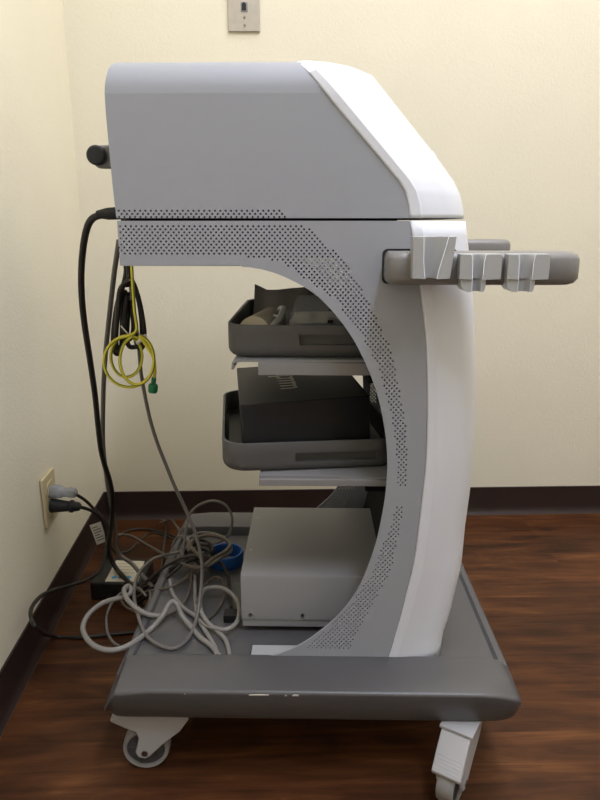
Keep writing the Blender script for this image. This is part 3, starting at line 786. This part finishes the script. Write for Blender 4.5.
# ---- cords hanging behind the cart
pc = from_cart(-.236, .85, K(108, 213, .85).z); pdir = from_cart(-.262, .85, K(97, 214, .85).z)-pc
bC = plug_bm(pc, pdir, [(0, .0072), (.008, .0076), (.020, .0074), (.027, .0060), (.034, .0044)])
cord('power_cable', 'thick black power cord arching from the back of the head down to the floor', 'cord',
     [pc+pdir*.9, W(92, 219, .86), W(85.5, 234, .87), W(81.8, 262, .89), W(81.5, 290, .91), W(84, 320, .935), W(90, 360, .97), W(95, 395, 1.0), W(98.5, 430, 1.04), W(101, 450, 1.07), W(105, 466, 1.09), W(110, 482, 1.12), W(112.5, 500, 1.15), W(111.5, 525, 1.19), W(109, 545, 1.215),
      W(111, 559, 1.225), W(119, 572, 1.215), W(130, 583.5, 1.18), WZ(138, 592, .055)], .0046, M['cord_black'], extra=[('connector', bC, M['dark'], None)])
cord('grey_cable', 'thick grey cable hanging straight down behind the cart, beside the black cord', 'cable',
     [W(119, 240, 1.0), W(117.3, 252, 1.0), W(114, 275, 1.01), W(109.5, 315, 1.03), W(105, 360, 1.06), W(103.2, 400, 1.09), W(103, 440, 1.12), W(105, 465, 1.145), W(108.5, 490, 1.17), W(112.5, 510, 1.19), W(115.5, 530, 1.21), W(116, 546, 1.225), W(121, 556, 1.235), W(131, 563, 1.21), WZ(140, 573, .11), WZ(150, 584, .10), WZ(158, 594, .12)], .0040, M['cord_grey'])
cord('thin_cable', 'thin grey cable running diagonally from under the head to the tangle', 'cable',
     [W(129, 262, 1.0), W(131, 290, 1.0), W(136, 325, 1.0), W(139, 350, 1.0), W(141.5, 376, 1.0), W(149, 415, 1.0), W(157, 442, 1.0), W(166, 465, 1.0), W(175, 487, 1.0), W(185, 508, 1.0), W(195, 532, .995), W(200.5, 555, .985), W(202, 572, .965),
      WZ(200, 598, .172), WZ(195.5, 622, .150), WZ(187, 640, .147), WZ(173, 648.5, .147), WZ(158, 644.5, .147), WZ(145, 633.5, .150), WZ(137.5, 613, .150), WZ(134, 596, .145), WZ(135.5, 581, .140), WZ(141, 570, .138), WZ(148, 563, .140)], .0029, M['cord_grey'])
# black bundle: elongated loops hanging from a hook under the head
YBd = .97
def bl(*p): return [W(a, b, YBd+c) for a, b, c in p]
strands = [bl((125.5, 262, .01), (126, 272, .01), (123, 286, 0), (117, 305, 0), (113.5, 330, 0), (113.5, 348, 0), (117, 354, 0), (121, 349, .004), (122, 330, .006), (122.5, 305, .006), (125, 290, .004)),
           bl((128, 264, 0), (128.5, 279, -.004), (120, 290, -.010), (117.5, 315, -.012), (116, 340, -.010), (118, 351, -.008), (122, 343, -.006), (124.5, 320, -.004), (127, 296, -.004)),
           bl((126.5, 283, -.006), (132, 281, -.006), (138, 296, -.002), (143, 320, 0), (144.5, 340, .002), (141, 348.5, .004), (136.5, 343, .004), (134, 322, .004), (131, 300, .002)),
           bl((125, 285, .008), (133.5, 286, .010), (139.5, 305, .012), (142, 330, .012), (140, 344, .014), (135, 347, .014), (129, 346, .012), (127, 336, .012), (128, 312, .010), (128, 292, .008)),
           bl((124, 300, .016), (122.5, 322, .018), (125, 336, .018), (130, 339, .018), (133.5, 328, .018), (131.5, 305, .016))]
pts = [p for s in strands for p in s]; c = Vector((sum(p.x for p in pts)/len(pts), YBd, min(p.z for p in pts)))
bm = bmesh.new()
for s in strands: tube(bm, [p-c for p in s], .0036, 10, 6)
o = link('cable_coil', bm, M['cord_black'], ang=60); o.location = c; tag(o, 'black cable folded into a long hanging bundle under the head', 'cable')
bm = bmesh.new()
k0, k1 = W(121, 326, .953), W(130, 336, .953); tube(bm, [k0-c, k0.lerp(k1, .5)-c+Vector((.001, -.003, 0)), k1-c], .0012, 8, 4)
link('twist_tie', bm, M['tie'], o)['label'] = 'white twist tie'
# yellow earth cable
YY = .945
def yl(*p): return [W(a, b, YY+c) for a, b, c in p]
def ell(cx, cy, rx, ry, a0, a1, n, dy0, dy1):
    return [(cx+rx*math.cos(math.radians(a0+(a1-a0)*k/n)), cy+ry*math.sin(math.radians(a0+(a1-a0)*k/n)), dy0+(dy1-dy0)*k/n) for k in range(n+1)]
ypath = [(131.5, 262, .02), (132.5, 280, .012), (134.5, 310, .004), (136.5, 330, 0)]+ell(129, 361.5, 25, 25.5, -70, -430+12, 15, -.001, .006)[1:]+ell(126.5, 356.5, 15.5, 20.5, -60, -425, 14, .010, .012)[1:]+ell(137, 360, 17, 24.5, -85, -440, 14, -.004, -.010)[1:]+[(146, 345, -.010), (153.5, 358, -.008), (155, 372, -.004), (153.5, 379, 0)]
gp = W(154, 377, YY); gq = W(153.2, 386, YY)
bG = plug_bm(gp, gq-gp, [(0, .0032), (.004, .0036), (.010, .0034), (.011, .0060), (.014, .0072), (.022, .0070), (.024, .0056)])
kn = W(140.5, 340, YY-.008); bT = bmesh.new(); 
rg = [kn+Vector((.0065*math.cos(t)*.9, .008*math.sin(t)+.006, .004*math.cos(t)*1.3)) for t in [2*PI*k/12 for k in range(13)]]
tube(bT, rg, .0024, 8, 3)
ec = cord('earth_cable', 'yellow and green striped earth cable coiled in rings, hanging under the head', 'cable', yl(*ypath), .00235, [M['yellow'], M['green_stripe']], sub=6,
     extra=[('plug', bG, M['green'], 'green plug'), ('cable_tie', bT, M['tie'], 'clear plastic tie')])

for p_ in ec.data.polygons[:-2]:
    if (p_.index % 10) in (2, 7): p_.material_index = 1
# ---- the tangle between the wall and the platform
T0 = .146
G = 'cables tangled at the back of the cart'
def tz(*p): return [WZ(a, b, c) for a, b, c in p]
cord('looped_cable', 'pale grey cable forming the widest loop, hanging over the platform edge', 'cable',
     tz((160, 616, T0+.004), (148, 614.5, T0+.006), (136, 608, T0+.010), (127, 599, T0+.012), (124, 590, T0+.012), (128.5, 586, T0+.010), (131, 592, T0+.004), (124, 597, T0), (113, 599.5, T0-.004), (101, 604, T0-.008), (89, 614, T0-.010), (83, 627, T0-.010), (87.5, 639.5, T0-.006), (98.5, 648, T0), (115, 650, T0+.002), (133, 643, T0+.002),
        (151, 629, T0+.004), (163, 615, T0+.018), (168.5, 605, T0+.026), (173, 601.5, T0+.028), (177.5, 605, T0+.024), (182, 615.5, T0+.010), (191, 627, T0), (200, 637.5, T0), (212, 647, T0), (221, 659, T0), (227, 670, T0)), .0041, M['cord_light'], G)
cord('looped_cable', 'pale grey cable in a round loop just left of the instrument case', 'cable',
     tz((170, 580, T0+.004), (172, 592, T0+.001), (178, 602, T0), (186, 610, T0), (195, 616, T0+.002), (204, 624, T0+.004), (213, 627.5, T0+.006), (226, 629.5, T0+.008), (236.5, 622.5, T0+.010), (239.3, 609.5, T0+.012), (235, 597.5, T0+.016), (224.5, 589, T0+.020), (213, 587.3, T0+.022), (204, 590, T0+.022), (200, 600, T0+.016), (201, 611, T0+.012), (207, 621.5, T0+.010), (216, 630, T0+.004), (225, 639, T0), (229, 651, T0), (230, 668, T0)), .0036, M['cord_light'], G)
cord('looped_cable', 'pale grey cable running straight down the platform under the round loop', 'cable',
     tz((193, 568, T0+.012), (194.8, 580, T0+.006), (195.2, 597, T0), (197.2, 616, T0), (204, 629, T0), (211, 640, T0), (216, 650, T0), (217, 662, T0)), .0036, M['cord_light'], G)
cord('looped_cable', 'black-brown cable crossing the pile and dropping to a small black connector', 'cable',
     tz((136, 592, .10), (149, 579.5, .125), (167, 565.5, .160), (185, 557, .188), (199, 555.5, .194), (213, 559, .188), (224, 566.5, .172), (228.5, 580, .155), (230, 594, T0+.004), (231, 608, T0+.005)), .0029, M['cord_dark'], G,
     extra=[('connector', (lambda b: (box(b, *(lambda p: (p.x-.012, p.x+.012, p.y-.010, p.y+.010, PZ0, PZ0+.012))(WZ(232, 619, PZ0))), b)[1])(bmesh.new()), M['dark'], None)])
cord('looped_cable', 'thin taupe cable arching up behind the round loop', 'cable',
     tz((196, 606, T0), (201.5, 590, T0+.014), (209, 580.5, T0+.016), (218, 577.3, T0+.016), (224, 584, T0+.012), (223, 600, T0+.004), (216, 612, T0-.001), (206, 621, T0-.001)), .0024, M['cord_tan'], G)
UY = 1.07
cord('looped_cable', 'thin grey cable standing up in a big ring against the dark baseboard', 'cable',
     [W(a, b, UY+c) for a, b, c in ((183, 560, -.03), (184, 545, -.02), (186, 528, -.01), (188.5, 517, 0), (195, 508, 0), (205, 502.5, 0), (215, 501, 0), (225, 505, 0), (231.5, 515, 0), (231.2, 528, 0), (227, 537, 0), (217, 542.5, -.004), (206, 544, -.010), (197, 541.5, -.016), (194, 536, -.02))], .0025, M['cord_grey'], G)
dk = [
 ('thin grey cable circling the top of the pile beside the blue roll', [(183, 562, .165), (182, 550, .182), (187, 540.5, .196), (200, 533, .203), (216, 534.5, .203), (228, 541, .200), (231, 551, .196), (222, 557, .196), (208, 566, .186), (197, 567, .172), (190, 560, .165)], .0026, 'cord_grey'),
 ('dark cable dipping low behind the cart before climbing into the tangle', [(110, 546, .05), (115, 551.5, .03), (122, 553, .02), (131, 549.5, .02), (141, 539.5, .02), (152, 533, .03), (166, 536, .05), (180, 543, .10), (190, 552, .158), (199, 563, .170), (207, 560, .178), (212, 551, .184), (206, 545, .186)], .0028, 'cord_dark'),
 ('dark cable lying farthest back on the floor, arching towards the far beam', [(114, 540, .012), (120, 535, .008), (131, 530, .006), (147, 529, .006), (164, 533, .010), (174, 536.5, .04), (186, 541, .11), (197, 546, .170), (208, 545, .188), (214, 552, .180), (208, 562, .160)], .0027, 'cord_dark'),
 ('brown-grey cable sloping from the hanging cords across the floor, then round the pile', [(117, 536, .05), (123, 534.6, .05), (133, 537, .05), (145, 544, .06), (155, 549.5, .08), (165, 555.5, .11), (176, 561, .15), (190, 566.5, .180), (201, 567.5, .190), (213, 558.5, .204), (226, 551, .206), (230, 544, .206), (220, 537, .206), (205, 535.5, .204), (193, 541, .198), (189, 552, .190)], .0034, 'cord_tan'),
 ('black cable standing upright in the pile beside the brick', [(167.5, 520, .020), (166, 530, .045), (164.6, 540, .075), (163.2, 552, .095), (163, 564, .100), (159, 577, .095), (152, 584, .08), (144, 588, .07), (137, 597, .05), (143, 606, .03)], .0030, 'cord_black'),
 ('grey cable bowed over the brick into the pile', [(146, 622, .08), (138, 611, .10), (134, 597, .115), (135.5, 583, .125), (140.5, 571.5, .133), (151, 560.5, .14), (163, 555.5, .145), (178, 552.5, .165), (188, 547.5, .190), (187, 538, .196), (178, 537, .17), (172, 546, .15)], .0028, 'cord_grey'),
 ('thick black cable crossing low from the brick to the platform', [(128, 596, .055), (138, 588, .075), (150, 580, .105), (163, 573, .13), (178.5, 565, .160), (191, 554, .178), (200, 548, .190), (210, 552, .186), (207, 562, .170), (196, 570, .152)], .0037, 'cord_black'),
 ('dark cable below the thick black one, running to the platform', [(130, 604, .06), (138, 598, .085), (147, 591, .10), (158, 585, .125), (170, 575, .150), (183, 564, .168), (196, 558, .178), (206, 552, .176), (202, 544, .18), (190, 547, .172), (181, 557, .155)], .0030, 'cord_dark'),
 ('taupe cable curving low along the platform edge', [(136, 598, .10), (146, 592, .125), (155, 590.5, .142), (172, 586.5, .151), (187, 577.5, .154), (198, 570, .160), (208, 559, .166), (204, 550, .168), (193, 553, .160)], .0027, 'cord_tan'),
 ('thin grey cable looping inside the widest loop', [(146, 596, .13), (138, 588, .13), (126, 590, .12), (114, 600, .11), (107, 615, .10), (107.5, 632, .10), (113, 642, .11), (119, 646, .12)], .0022, 'cord_grey'),
 ('thin taupe cable in a small loop beside the brick', [(150, 592, .145), (150, 601, .14), (146, 608, .13), (138, 612, .12), (126, 607, .11), (121, 598, .11), (124, 590, .115), (133, 588, .12), (142, 592, .12)], .0022, 'cord_tan'),
 ('thin taupe cable bowing across the platform in front of the pile', [(192, 568, .165), (191, 583, .153), (186, 600, .148), (174, 612.5, .146), (158, 617.5, .147), (145, 615, .148), (136, 606, .14)], .0023, 'cord_tan'),
 ('thick taupe cable kinked through the middle of the pile', [(160, 523, .012), (170.5, 520, .025), (176, 526, .06), (181, 532, .11), (190, 545.5, .188), (197.5, 554.5, .196), (205, 562, .186), (200, 571, .165), (190, 575, .150)], .0034, 'cord_tan'),
 ('black cable buried lowest in the pile', [(136, 605, .05), (150, 594, .10), (160, 582, .12), (173, 569, .15), (188, 560, .160), (200, 560, .160), (207, 553, .158), (214, 557, .152)], .0032, 'cord_black'),
 ('dark cable rolled in a tight ring on top of the pile', [(189, 560, .170), (186, 551, .178), (191, 543, .186), (201, 540, .190), (210, 544, .190), (212, 552, .184), (204, 558, .178), (193, 556, .174), (190, 548, .180), (198, 543, .186), (207, 548, .182)], .0030, 'cord_dark'),
]
for l, p, rad, mm in dk: cord('looped_cable', l, 'cable', tz(*p), rad, M[mm], G)

# ================================================================== LIGHT AND CAMERA
def ceiling_lamp(x, y, w, h, power, col):
    l = bpy.data.lights.new('lamp', 'AREA'); l.shape = 'RECTANGLE'; l.size = w; l.size_y = h; l.energy = power; l.color = col
    lo = bpy.data.objects.new('lamp', l); C.objects.link(lo); lo.location = (x, y, Hc-.015)
ceiling_lamp(.55, 1.05, .5, .7, 23, (.97, .985, 1.08))
ceiling_lamp(.5, -.1, .3, 1.2, 43, (.90, .965, 1.2))
w = bpy.data.worlds.new('world'); bpy.context.scene.world = w; w.use_nodes = True
w.node_tree.nodes['Background'].inputs[0].default_value = (.9, .92, 1, 1); w.node_tree.nodes['Background'].inputs[1].default_value = .02

cam = bpy.data.cameras.new('camera'); co = bpy.data.objects.new('camera', cam); C.objects.link(co)
cam.sensor_fit = 'VERTICAL'; cam.sensor_height = 36; cam.lens = F/800*36; cam.clip_start = .02
co.location = O; co.rotation_euler = (PI/2-PITCH, 0, 0)
sc = bpy.context.scene; sc.camera = co
sc.view_settings.view_transform = 'Standard'; sc.view_settings.look = 'None'; sc.view_settings.exposure = -.46; sc.view_settings.gamma = 1
